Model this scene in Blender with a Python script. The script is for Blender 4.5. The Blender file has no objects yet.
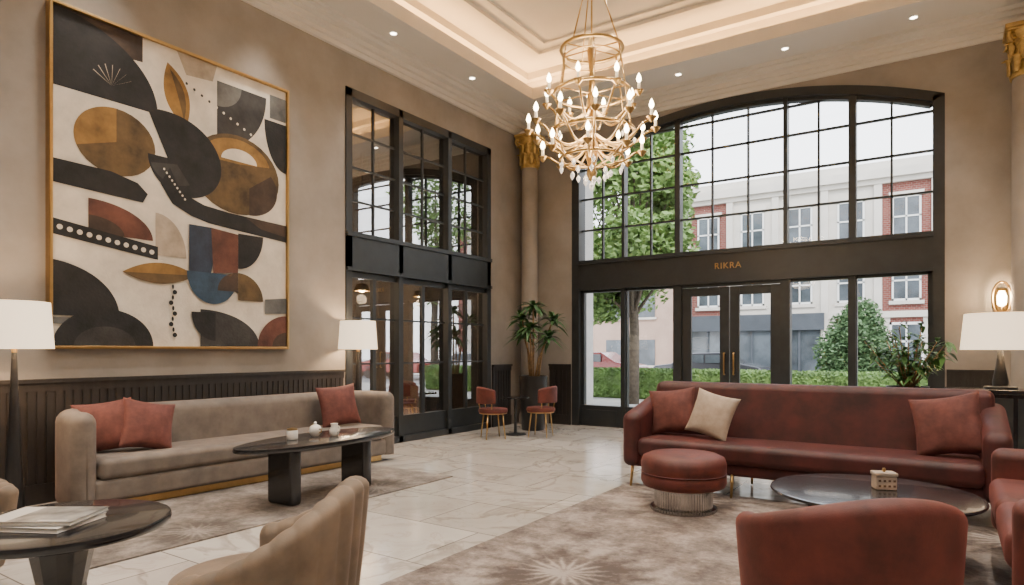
import bpy, bmesh, math, random
from mathutils import Vector, Matrix
random.seed(7)
pi=math.pi; sin=math.sin; cos=math.cos
scene=bpy.context.scene
COL=scene.collection

# ------------------------------------------------------------------ materials
def nt(name):
    m=bpy.data.materials.new(name); m.use_nodes=True
    n=m.node_tree; b=n.nodes['Principled BSDF']
    return m,n,b
def mat(name,col,rough=.5,metal=0.,var=0.,scale=4.,bump=0.,bscale=None,sheen=0.,emit=None,es=0.,coat=0.,detail=4,col2=None,stretch=None):
    m,n,b=nt(name)
    b.inputs['Base Color'].default_value=(*col,1)
    b.inputs['Roughness'].default_value=rough
    b.inputs['Metallic'].default_value=metal
    if sheen: 
        b.inputs['Sheen Weight'].default_value=sheen
        b.inputs['Sheen Roughness'].default_value=.3
        b.inputs['Sheen Tint'].default_value=(min(1,col[0]*2+.22),min(1,col[1]*2+.09),min(1,col[2]*2+.075),1)
    if coat: b.inputs['Coat Weight'].default_value=coat
    if emit:
        b.inputs['Emission Color'].default_value=(*emit,1); b.inputs['Emission Strength'].default_value=es
    tc=n.nodes.new('ShaderNodeTexCoord'); src=tc.outputs['Object']
    if stretch:
        mp=n.nodes.new('ShaderNodeMapping'); mp.inputs['Scale'].default_value=stretch
        n.links.new(src,mp.inputs['Vector']); src=mp.outputs['Vector']
    if var:
        no=n.nodes.new('ShaderNodeTexNoise'); no.inputs['Scale'].default_value=scale; no.inputs['Detail'].default_value=detail
        no.inputs['Roughness'].default_value=.6
        n.links.new(src,no.inputs['Vector'])
        cr=n.nodes.new('ShaderNodeValToRGB')
        c2=col2 if col2 else tuple(min(1,c*(1+var)) for c in col)
        c1=tuple(c*(1-var) for c in col) if not col2 else col
        cr.color_ramp.elements[0].color=(*c1,1); cr.color_ramp.elements[0].position=.32
        cr.color_ramp.elements[1].color=(*c2,1); cr.color_ramp.elements[1].position=.68
        n.links.new(no.outputs['Fac'],cr.inputs['Fac']); n.links.new(cr.outputs['Color'],b.inputs['Base Color'])
    if bump:
        n2=n.nodes.new('ShaderNodeTexNoise'); n2.inputs['Scale'].default_value=bscale or scale*6; n2.inputs['Detail'].default_value=3
        n.links.new(src,n2.inputs['Vector'])
        bp=n.nodes.new('ShaderNodeBump'); bp.inputs['Strength'].default_value=bump; bp.inputs['Distance'].default_value=.01
        n.links.new(n2.outputs['Fac'],bp.inputs['Height']); n.links.new(bp.outputs['Normal'],b.inputs['Normal'])
    return m

M={}
M['wall']=mat('plaster_taupe',(.268,.240,.212),.75,var=.17,scale=1.5,bump=.25,bscale=9,detail=10)
M['cream']=mat('cream_paint',(.64,.60,.54),.6,var=.04,scale=2)
M['ceil']=mat('ceiling_paint',(.62,.585,.53),.7,var=.03,scale=1)
M['frame']=mat('black_steel',(.018,.021,.023),.42,var=.2,scale=6)
M['wain']=mat('dark_wood_panel',(.022,.019,.018),.45,var=.25,scale=5,stretch=(4,4,.5))
M['blackwood']=mat('ebonised_wood',(.012,.012,.014),.22,var=.35,scale=7,stretch=(1,6,1),coat=.3)
M['brass']=mat('brushed_brass',(.46,.31,.13),.3,1.,var=.08,scale=12)
M['gilt']=mat('gilded_plaster',(.50,.35,.13),.45,.75,var=.25,scale=14,bump=.3)
M['chrome']=mat('polished_nickel',(.42,.41,.40),.18,1.,var=.05,scale=8)
M['taupev']=mat('taupe_velvet',(.145,.123,.106),.8,var=.2,scale=7,bump=.15,bscale=160,sheen=.3)
M['beigev']=mat('beige_velvet',(.165,.124,.088),.75,var=.22,scale=6,bump=.15,bscale=160,sheen=.3)
M['redv']=mat('burgundy_velvet',(.050,.0080,.0078),.6,var=.5,scale=5,bump=.15,bscale=160,sheen=.36)
M['rustv']=mat('rust_velvet',(.088,.0175,.0125),.6,var=.42,scale=5,bump=.15,bscale=160,sheen=.38)
M['rustp']=mat('rust_pillow_fabric',(.108,.032,.026),.8,var=.35,scale=9,bump=.2,bscale=200,sheen=.2)
M['creamp']=mat('cream_pillow_fabric',(.37,.30,.235),.85,var=.15,scale=12,bump=.3,bscale=220)
M['pot']=mat('black_ceramic',(.016,.016,.017),.35,var=.2,scale=8)
M['soil']=mat('soil',(.03,.02,.014),.95,var=.4,scale=30)
M['leaf']=mat('leaf_green',(.045,.12,.028),.45,var=.45,scale=7)
M['leafdk']=mat('leaf_dark_green',(.035,.10,.024),.5,var=.45,scale=9)
M['treeleaf']=mat('tree_foliage',(.18,.29,.08),.6,var=.4,scale=.9)
M['conif']=mat('conifer_foliage',(.085,.16,.065),.7,var=.4,scale=2)
M['hedge']=mat('hedge_foliage',(.12,.21,.05),.7,var=.4,scale=3)
M['bark']=mat('bark',(.12,.095,.07),.9,var=.3,scale=12,bump=.5)
M['stem']=mat('stem_tan',(.24,.15,.07),.7,var=.3,scale=20)
M['white']=mat('white_ceramic',(.75,.72,.67),.3,var=.04,scale=10)
M['paper']=mat('paper_pages',(.72,.69,.63),.8,var=.05,scale=60)
M['coverg']=mat('magazine_cover',(.05,.05,.05),.35,var=.9,scale=9,col2=(.35,.34,.32))
M['coverw']=mat('magazine_cover_white',(.58,.56,.53),.35,var=.05,scale=5)
M['shade']=mat('linen_shade',(.85,.75,.6),.8,var=.04,scale=30,emit=(1,.79,.54),es=1.45)
M['bulb']=mat('bulb_glow',(1,.9,.7),.4,emit=(1,.76,.44),es=30)
M['down']=mat('downlight_and_fill_glow',(1,.9,.8),.4,emit=(1,.88,.7),es=16)
M['led']=mat('led_strip_glow',(1,.8,.5),.4,emit=(1,.55,.20),es=85)
M['stone']=mat('pale_stone',(.55,.53,.49),.8,var=.1,scale=3)
M['shop']=mat('shopfront_paint',(.06,.07,.085),.5,var=.15,scale=2)
M['extcream']=mat('facade_stucco',(.58,.54,.485),.8,var=.08,scale=1)
M['exttan']=mat('facade_tan',(.42,.29,.23),.8,var=.1,scale=1)
M['winwhite']=mat('white_sash',(.75,.75,.73),.5,var=.03,scale=3)
M['winglass']=mat('dark_window_glass',(.08,.095,.11),.12,var=.5,scale=.8)
M['pave']=mat('pavement',(.40,.385,.36),.85,var=.1,scale=1.5)
M['asph']=mat('asphalt',(.2,.2,.2),.9,var=.1,scale=3)
M['ivory']=mat('candle_sleeve',(.8,.7,.5),.5,var=.03,scale=10,emit=(1,.75,.5),es=.5)
M['umb']=mat('umber_inlay',(.10,.05,.025),.5,var=.2,scale=9)

def m_crystal():
    m,n,b=nt('crystal_glass')
    b.inputs['Roughness'].default_value=.05; b.inputs['Transmission Weight'].default_value=.6; b.inputs['IOR'].default_value=1.5
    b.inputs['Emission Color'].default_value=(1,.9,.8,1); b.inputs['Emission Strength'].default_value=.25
    no=n.nodes.new('ShaderNodeTexNoise'); no.inputs['Scale'].default_value=30
    cr=n.nodes.new('ShaderNodeValToRGB'); cr.color_ramp.elements[0].color=(.8,.78,.75,1); cr.color_ramp.elements[1].color=(1,1,1,1)
    n.links.new(no.outputs['Fac'],cr.inputs['Fac']); n.links.new(cr.outputs['Color'],b.inputs['Base Color'])
    return m
M['crystal']=m_crystal()
def m_glass(name,refl,tint):
    m=bpy.data.materials.new(name); m.use_nodes=True; n=m.node_tree; n.nodes.clear()
    o=n.nodes.new('ShaderNodeOutputMaterial'); mx=n.nodes.new('ShaderNodeMixShader')
    t=n.nodes.new('ShaderNodeBsdfTransparent'); g=n.nodes.new('ShaderNodeBsdfGlossy')
    t.inputs['Color'].default_value=(*tint,1); g.inputs['Roughness'].default_value=.01
    lw=n.nodes.new('ShaderNodeLayerWeight'); lw.inputs['Blend'].default_value=.25
    ad=n.nodes.new('ShaderNodeMath'); ad.operation='ADD'; ad.inputs[1].default_value=refl; ad.use_clamp=True
    mu=n.nodes.new('ShaderNodeMath'); mu.operation='MULTIPLY'; mu.inputs[1].default_value=.6
    n.links.new(lw.outputs['Fresnel'],mu.inputs[0]); n.links.new(mu.outputs[0],ad.inputs[0])
    n.links.new(ad.outputs[0],mx.inputs['Fac']); n.links.new(t.outputs[0],mx.inputs[1]); n.links.new(g.outputs[0],mx.inputs[2])
    n.links.new(mx.outputs[0],o.inputs['Surface']); return m
M['glass']=m_glass('clear_glass',.0,(1,1,1))
M['glassdk']=m_glass('reflective_glass',.36,(1,1,1))

def m_brick():
    m,n,b=nt('red_brick'); tc=n.nodes.new('ShaderNodeTexCoord'); mp=n.nodes.new('ShaderNodeMapping')
    mp.inputs['Rotation'].default_value=(pi/2,0,0)
    br=n.nodes.new('ShaderNodeTexBrick'); br.inputs['Scale'].default_value=3
    br.inputs['Color1'].default_value=(.22,.060,.045,1); br.inputs['Color2'].default_value=(.16,.042,.033,1); br.inputs['Mortar'].default_value=(.28,.21,.18,1)
    n.links.new(tc.outputs['Object'],mp.inputs[0]); n.links.new(mp.outputs[0],br.inputs['Vector']); n.links.new(br.outputs['Color'],b.inputs['Base Color'])
    b.inputs['Roughness'].default_value=.9; return m
M['brick']=m_brick()
def m_floor():
    m,n,b=nt('marble_tiles'); tc=n.nodes.new('ShaderNodeTexCoord')
    mp=n.nodes.new('ShaderNodeMapping')
    n.links.new(tc.outputs['Object'],mp.inputs[0])
    br=n.nodes.new('ShaderNodeTexBrick'); br.offset=0.5; br.inputs['Scale'].default_value=1
    br.inputs['Brick Width'].default_value=1.2; br.inputs['Row Height'].default_value=.8; br.inputs['Mortar Size'].default_value=.006
    br.inputs['Mortar Smooth'].default_value=.3; br.inputs['Bias'].default_value=0
    br.inputs['Color1'].default_value=(.60,.575,.54,1); br.inputs['Color2'].default_value=(.47,.445,.41,1); br.inputs['Mortar'].default_value=(.20,.18,.16,1)
    n.links.new(mp.outputs[0],br.inputs['Vector'])
    def veins(scale,dist,pos,dark):
        no=n.nodes.new('ShaderNodeTexNoise'); no.inputs['Scale'].default_value=scale; no.inputs['Detail'].default_value=10; no.inputs['Distortion'].default_value=dist
        n.links.new(mp.outputs[0],no.inputs['Vector'])
        cr=n.nodes.new('ShaderNodeValToRGB'); e=cr.color_ramp.elements
        e[0].position=.3; e[0].color=(.82,.81,.80,1); e[1].position=.75; e[1].color=(1,.99,.98,1)
        k=e.new(pos); k.color=dark; k=e.new(pos-.014); k.color=(.96,.95,.94,1); k=e.new(pos+.03); k.color=(.95,.94,.93,1)
        n.links.new(no.outputs['Fac'],cr.inputs['Fac']); return cr.outputs['Color']
    cur=br.outputs['Color']
    for vv in (veins(.8,1.0,.5,(.68,.65,.62,1)),veins(2.1,1.4,.47,(.84,.81,.78,1))):
        mx=n.nodes.new('ShaderNodeMixRGB'); mx.blend_type='MULTIPLY'; mx.inputs[0].default_value=1
        n.links.new(cur,mx.inputs[1]); n.links.new(vv,mx.inputs[2]); cur=mx.outputs[0]
    n.links.new(cur,b.inputs['Base Color'])
    b.inputs['Roughness'].default_value=.14; return m
M['floor']=m_floor()
def m_rug(name,c1,c2,c3,period,k1,cx=0,cy=0):
    m,n,b=nt(name); tc=n.nodes.new('ShaderNodeTexCoord'); L=n.links.new
    def noise(s,d=8,r=.7):
        no=n.nodes.new('ShaderNodeTexNoise'); no.inputs['Scale'].default_value=s; no.inputs['Detail'].default_value=d; no.inputs['Roughness'].default_value=r
        L(tc.outputs['Object'],no.inputs['Vector']); return no
    no=noise(2.6,12,.74)
    sc=n.nodes.new('ShaderNodeVectorMath'); sc.operation='MULTIPLY_ADD'; sc.inputs[1].default_value=(.10,.10,0); 
    L(no.outputs['Color'],sc.inputs[0]); L(tc.outputs['Object'],sc.inputs[2])
    of=n.nodes.new('ShaderNodeVectorMath'); of.operation='ADD'; of.inputs[1].default_value=(cx,cy,0); L(sc.outputs[0],of.inputs[0])
    vo=n.nodes.new('ShaderNodeVectorMath'); vo.operation='SCALE'; vo.inputs['Scale'].default_value=1/period; L(of.outputs[0],vo.inputs[0])
    fr=n.nodes.new('ShaderNodeVectorMath'); fr.operation='FRACTION'; L(vo.outputs[0],fr.inputs[0])
    su=n.nodes.new('ShaderNodeVectorMath'); su.operation='SUBTRACT'; su.inputs[1].default_value=(.5,.5,0); L(fr.outputs[0],su.inputs[0])
    sp=n.nodes.new('ShaderNodeSeparateXYZ'); L(su.outputs[0],sp.inputs[0])
    at=n.nodes.new('ShaderNodeMath'); at.operation='ARCTAN2'; L(sp.outputs[1],at.inputs[0]); L(sp.outputs[0],at.inputs[1])
    cb=n.nodes.new('ShaderNodeCombineXYZ'); L(sp.outputs[0],cb.inputs[0]); L(sp.outputs[1],cb.inputs[1])
    le=n.nodes.new('ShaderNodeVectorMath'); le.operation='LENGTH'; L(cb.outputs[0],le.inputs[0])
    def ma(op,a,bv=None,c=None):
        x=n.nodes.new('ShaderNodeMath'); x.operation=op
        for i,v in enumerate((a,bv,c)):
            if v is None: continue
            if isinstance(v,(int,float)): x.inputs[i].default_value=v
            else: L(v,x.inputs[i])
        return x.outputs[0]
    pet=ma('ABSOLUTE',ma('SINE',ma('MULTIPLY',at.outputs[0],9)))
    ring=ma('SINE',ma('ADD',ma('MULTIPLY',le.outputs['Value'],26),ma('MULTIPLY',pet,1.8)))
    fade=ma('MAXIMUM',ma('SUBTRACT',1.0,ma('MULTIPLY',le.outputs['Value'],2.1)),0.08)
    pat=ma('MULTIPLY',ring,fade)
    v=ma('MULTIPLY_ADD',pat,k1,no.outputs['Fac'])
    fine=noise(26,5,.75)
    v=ma('ADD',v,ma('MULTIPLY',ma('SUBTRACT',fine.outputs['Fac'],.5),.38))
    cr=n.nodes.new('ShaderNodeValToRGB'); e=cr.color_ramp.elements
    e[0].position=.34; e[0].color=(*c1,1); e[1].position=.66; e[1].color=(*c3,1); k=e.new(.5); k.color=(*c2,1)
    L(v,cr.inputs['Fac']); L(cr.outputs['Color'],b.inputs['Base Color'])
    b.inputs['Roughness'].default_value=.95
    return m
M['rug']=m_rug('patterned_rug_mauve',(.068,.052,.045),(.165,.135,.118),(.31,.27,.24),2.4,.17,.75,.0)
M['rug2']=m_rug('patterned_rug_grey',(.075,.063,.055),(.155,.134,.118),(.27,.24,.215),1.9,.12)

# ------------------------------------------------------------------ mesh helpers
def add(name,verts,faces,m,parent=None,smooth=False,fix=True):
    me=bpy.data.meshes.new(name); me.from_pydata([tuple(v) for v in verts],[],faces)
    if fix:
        bm=bmesh.new(); bm.from_mesh(me); bmesh.ops.recalc_face_normals(bm,faces=bm.faces); bm.to_mesh(me); bm.free()
    if smooth: me.polygons.foreach_set('use_smooth',[True]*len(me.polygons))
    me.materials.append(m); o=bpy.data.objects.new(name,me); COL.objects.link(o)
    if parent: o.parent=parent
    return o
def emp(name,loc=(0,0,0),rz=0):
    e=bpy.data.objects.new(name,None); e.location=loc; e.rotation_euler=(0,0,rz); e.empty_display_size=.1; COL.objects.link(e); return e
def bev(o,w,s=3):
    b=o.modifiers.new('bevel','BEVEL'); b.width=w; b.segments=s; b.limit_method='ANGLE'
    o.data.polygons.foreach_set('use_smooth',[True]*len(o.data.polygons)); 
    wn=o.modifiers.new('wn','WEIGHTED_NORMAL'); wn.keep_sharp=True
    return o
BF=[(0,3,2,1),(4,5,6,7),(0,1,5,4),(1,2,6,5),(2,3,7,6),(3,0,4,7)]
def bv(x0,x1,y0,y1,z0,z1): return [(x0,y0,z0),(x1,y0,z0),(x1,y1,z0),(x0,y1,z0),(x0,y0,z1),(x1,y0,z1),(x1,y1,z1),(x0,y1,z1)]
def box(name,x0,x1,y0,y1,z0,z1,m,parent=None,bevel=0,seg=3):
    o=add(name,bv(x0,x1,y0,y1,z0,z1),BF,m,parent,fix=True)
    if bevel: bev(o,bevel,seg)
    return o
def boxes(name,lst,m,parent=None,bevel=0):
    v=[];f=[]
    for b in lst:
        k=len(v); v+=bv(*b); f+=[tuple(i+k for i in q) for q in BF]
    o=add(name,v,f,m,parent)
    if bevel: bev(o,bevel,2)
    return o
def lathe(name,prof,m,parent=None,loc=(0,0,0),seg=40,smooth=True,rib=0,ribn=0,scale=(1,1)):
    v=[];f=[]
    for r,z in prof:
        for i in range(seg):
            a=2*pi*i/seg; rr=r*(1+(rib*abs(sin(ribn*a/2)) if rib else 0))
            v.append((loc[0]+rr*cos(a)*scale[0],loc[1]+rr*sin(a)*scale[1],loc[2]+z))
    for j in range(len(prof)-1):
        for i in range(seg):
            f.append((j*seg+i,j*seg+(i+1)%seg,(j+1)*seg+(i+1)%seg,(j+1)*seg+i))
    f.append(tuple(range(seg))[::-1]); f.append(tuple((len(prof)-1)*seg+i for i in range(seg)))
    o=add(name,v,f,m,parent,smooth)
    if smooth:
        es=o.modifiers.new('es','EDGE_SPLIT'); es.split_angle=math.radians(50)
    return o
def tubedata(pts,r,n=8,closed=False):
    v=[];f=[]; P=[Vector(p) for p in pts]; N=len(P); up=None
    for i,p in enumerate(P):
        if closed: d=(P[(i+1)%N]-P[i-1]).normalized()
        else: d=(P[min(i+1,N-1)]-P[max(i-1,0)]).normalized()
        if up is None:
            a=Vector((0,0,1)) if abs(d.z)<.9 else Vector((1,0,0)); up=(a-d*a.dot(d)).normalized()
        else: up=(up-d*up.dot(d)).normalized()
        s=d.cross(up); rr=r[i] if isinstance(r,(list,tuple)) else r
        for k in range(n):
            a=2*pi*k/n; v.append(p+(up*cos(a)+s*sin(a))*rr)
    for i in range(N if closed else N-1):
        j=(i+1)%N
        for k in range(n): f.append((i*n+k,i*n+(k+1)%n,j*n+(k+1)%n,j*n+k))
    if not closed: f.append(tuple(range(n))[::-1]); f.append(tuple((N-1)*n+k for k in range(n)))
    return v,f
def tubes(name,lst,m,parent=None,n=8):
    V=[];F=[]
    for t in lst:
        v,f=tubedata(t[0],t[1],n,len(t)>2 and t[2]); k=len(V); V+=v; F+=[tuple(i+k for i in q) for q in f]
    return add(name,V,F,m,parent,True)
def circ(cx,cy,z,r,n=40): return [(cx+r*cos(2*pi*i/n),cy+r*sin(2*pi*i/n),z) for i in range(n)]
def shell(name,pts,zt,z0,th,m,parent,bs=1.,chan=0,amp=0,roundend=True):
    P=[Vector((p[0],p[1])) for p in pts]; N=len(P)
    L=[0]
    for i in range(1,N): L.append(L[-1]+(P[i]-P[i-1]).length)
    T=L[-1]; v=[]; f=[]; K=0
    for i,p in enumerate(P):
        d=(P[min(i+1,N-1)]-P[max(i-1,0)]).normalized(); nrm=Vector((d.y,-d.x))
        e=min(L[i],T-L[i]); h=th/2; q=1.
        if roundend and e<h: q=max(.08,math.sqrt(max(0,1-(1-e/h)**2)))
        z=zt(i/(N-1)) if callable(zt) else zt
        z=z-h*(1-q)*1.0
        hh=h*q
        ch=amp*abs(sin(pi*chan*L[i]/T)) if chan else 0
        sec=[(hh*.9,z0)]
        for s in (.04,.3,.6,.85): sec.append((hh+ch,z0+(z-hh-z0)*s))
        for k in range(9):
            a=pi*k/8; sec.append(((hh+ch)*cos(a),z-hh+hh*sin(a)+ (ch*.6 if chan else 0)))
        for s in (.85,.6,.3,.04): sec.append((-hh-ch,z0+(z-hh-z0)*s))
        sec.append((-hh*.9,z0)); K=len(sec)
        for o_,zz in sec:
            s=bs+(1-bs)*min(1,((zz-z0)/max(.01,z-z0))**.6) if bs!=1 else 1
            w=(p+nrm*o_)*s; v.append((w.x,w.y,zz))
    for i in range(N-1):
        for k in range(K): f.append((i*K+k,i*K+(k+1)%K,(i+1)*K+(k+1)%K,(i+1)*K+k))
    f.append(tuple(range(K))); f.append(tuple((N-1)*K+k for k in range(K))[::-1])
    return add(name,v,f,m,parent,True)
def pillow(name,w,h,t,m,parent,loc,rot):
    n=20; v=[]; f=[]
    for s in (1,-1):
        for i in range(n+1):
            for j in range(n+1):
                x=-1+2*i/n; y=-1+2*j/n
                d=((1-x*x)*(1-y*y))**.42
                px=x*(1-.09*(1-y*y)); py=y*(1-.09*(1-x*x))
                wr=.07*sin(5*x+3*y)*d*(1-d)+.05*sin(9*y-4*x+1)*d*(1-d)
                v.append((px*w/2,py*h/2,s*(t/2*d+t*wr+.004)))
    q=(n+1)**2
    for i in range(n):
        for j in range(n):
            a=i*(n+1)+j; f.append((a,a+n+1,a+n+2,a+1)); f.append((q+a,q+a+1,q+a+n+2,q+a+n+1))
    for i in range(n):
        for (a,b) in ((i*(n+1),(i+1)*(n+1)),(i*(n+1)+n,(i+1)*(n+1)+n),(i,i+1),(n*(n+1)+i,n*(n+1)+i+1)):
            f.append((a,b,q+b,q+a))
    o=add(name,v,f,m,parent,True); o.location=loc; o.rotation_euler=rot; return o
def leaves(name,blobs,n,size,m,parent=None):
    v=[];f=[]; tot=sum(b[3]**2 for b in blobs)
    for b in blobs:
        k=int(n*b[3]**2/tot); rz=b[4] if len(b)>4 else b[3]
        for _ in range(k):
            d=Vector((random.gauss(0,1),random.gauss(0,1),random.gauss(0,1))).normalized()
            r=b[3]*random.uniform(.45,1.08)
            c=Vector((b[0]+d.x*r,b[1]+d.y*r,b[2]+d.z*r*rz/b[3]))
            a=Vector((random.gauss(0,1),random.gauss(0,1),random.gauss(0,.6))).normalized(); bb=a.cross(Vector((random.gauss(0,1),random.gauss(0,1),random.gauss(0,1)))).normalized()
            s=size*random.uniform(.6,1.3); i=len(v)
            v+= [c-a*s,c-bb*s*.5,c+a*s,c+bb*s*.5]; f.append((i,i+1,i+2,i+3))
    return add(name,v,f,m,parent,fix=False)
def frond(V,F,base,dirv,L,w,droop,n=6):
    d=Vector(dirv).normalized(); side=d.cross(Vector((0,0,1)))
    if side.length<.05: side=Vector((1,0,0))
    side.normalize(); k=len(V)
    for i in range(n+1):
        t=i/n; p=Vector(base)+d*L*t+Vector((0,0,-droop*L*t*t)); ww=w*sin(pi*min(.97,max(.06,t**.8)))
        V+= [p-side*ww/2+Vector((0,0,ww*.15)),p,p+side*ww/2+Vector((0,0,ww*.15))]
    for i in range(n):
        a=k+i*3; F.append((a,a+1,a+4,a+3)); F.append((a+1,a+2,a+5,a+4))

# ------------------------------------------------------------------ room shell
XL,XR,YF,YB=-6.9,4.6,-3.6,10.75; ZC=5.8
box('floor',XL-.4,XR+.3,YF-.3,YB+.35,-.2,0,M['floor'])
OY0,OY1,OZ=6.16,9.56,5.03
boxes('wall_left',[(XL-.3,XL,YF-.3,OY0,0,6.6),(XL-.3,XL,OY1,YB+.35,0,6.6),(XL-.3,XL,OY0,OY1,OZ,6.6)],M['wall'])
box('wall_right',XR,XR+.3,YF-.3,YB+.35,0,6.6,M['wall'])
box('wall_front',XL,XR,YF-.3,YF,0,6.6,M['wall'])
WX0,WX1,WS,WP=-5.87,-.06,4.93,5.50
wc=(WX0+WX1)/2; hw=(WX1-WX0)/2; rise=WP-WS; R=(hw*hw+rise*rise)/(2*rise); zc=WP-R
def arch(x,off=0): return zc+math.sqrt(max(0,(R-off)**2-(x-wc)**2))
def backwall():
    v=[];f=[];T=.35
    for b in ((XL-.3,WX0,YB,YB+T,0,6.6),(WX1,XR+.3,YB,YB+T,0,6.6)):
        k=len(v); v+=bv(*b); f+=[tuple(i+k for i in q) for q in BF]
    n=48
    for i in range(n):
        xa=WX0+(WX1-WX0)*i/n; xb=WX0+(WX1-WX0)*(i+1)/n; za=arch(xa); zb=arch(xb); k=len(v)
        v+=[(xa,YB,za),(xb,YB,zb),(xb,YB+T,zb),(xa,YB+T,za),(xa,YB,6.6),(xb,YB,6.6),(xb,YB+T,6.6),(xa,YB+T,6.6)]
        f+=[(0+k,3+k,2+k,1+k),(0+k,1+k,5+k,4+k),(2+k,3+k,7+k,6+k)]
    add('wall_back',v,f,M['wall'],fix=False)
backwall()
ax0,ax1,ay0,ay1=-6.02,3.7,-2.7,9.6; sb=.38
boxes('ceiling',[(XL,XR,YF,ay0,ZC,ZC+.1),(XL,XR,ay1,YB,ZC,ZC+.1),(XL,ax0,ay0,ay1,ZC,ZC+.1),(ax1,XR,ay0,ay1,ZC,ZC+.1),
  (XL,XR,YF,YB,6.36,6.5),
  (ax0-sb-.1,ax0-sb,ay0-sb,ay1+sb,ZC+.1,6.36),(ax1+sb,ax1+sb+.1,ay0-sb,ay1+sb,ZC+.1,6.36),
  (ax0-sb,ax1+sb,ay1+sb,ay1+sb+.1,ZC+.1,6.36),(ax0-sb,ax1+sb,ay0-sb-.1,ay0-sb,ZC+.1,6.36)],M['ceil'])
def ring(name,x0,x1,y0,y1,w,z0,z1,m):
    return boxes(name,[(x0,x1,y0,y0+w,z0,z1),(x0,x1,y1-w,y1,z0,z1),(x0,x0+w,y0+w,y1-w,z0,z1),(x1-w,x1,y0+w,y1-w,z0,z1)],m)
ring('trim_1',ax0-.05,ax1+.05,ay0-.05,ay1+.05,.06,ZC-.05,ZC+.14,M['cream'])
ring('trim_2',ax0-.12,ax1+.12,ay0-.12,ay1+.12,.07,ZC-.025,ZC,M['cream'])
ring('trim_3',ax0-sb,ax1+sb,ay0-sb,ay1+sb,.12,6.24,6.36,M['cream'])
ring('trim_4',ax0+.25,ax1-.25,ay0+.25,ay1-.25,.10,6.31,6.36,M['cream'])
ring('trim_5',ax0+.55,ax1-.55,ay0+.55,ay1-.55,.05,6.33,6.36,M['cream'])
ring('led_cove_strip',ax0-.26,ax1+.26,ay0-.26,ay1+.26,.04,ZC+.1,ZC+.125,M['led'])
for i,(w,z0,z1) in enumerate([(.05,5.5,5.56),(.09,5.56,5.62),(.15,5.62,5.69),(.24,5.69,5.75),(.30,5.75,5.8)]):
    ring('trim_%d'%(6+i),XL,XR,YF,YB,w,z0,z1,M['cream'])
def wains(name,segs):
    L=[]
    for (ax,a,b,c,sgn) in segs:
        def bb(p0,p1,t0,t1,z0,z1):
            lo,hi=sorted((c+t0*sgn,c+t1*sgn))
            return (lo,hi,p0,p1,z0,z1) if ax=='x' else (p0,p1,lo,hi,z0,z1)
        L.append(bb(a,b,0,.02,.0,1.1)); L.append(bb(a,b,0,.035,0,.18)); L.append(bb(a,b,0,.035,1.02,1.1)); L.append(bb(a,b,0,.06,1.1,1.135))
        n=int((b-a)/.075)
        for i in range(n): 
            p=a+(b-a)*(i+.1)/n; L.append(bb(p,p+.055,.02,.03,.18,1.02))
    return boxes(name,L,M['wain'])
wains('baseboard_left',[('x',YF,OY0-.05,XL,1),('x',OY1+.05,10.2,XL,1)])
wains('baseboard_back',[('y',-6.35,WX0-.02,YB,-1),('y',WX1+.02,.5,YB,-1),('y',1.2,XR,YB,-1)])

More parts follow.
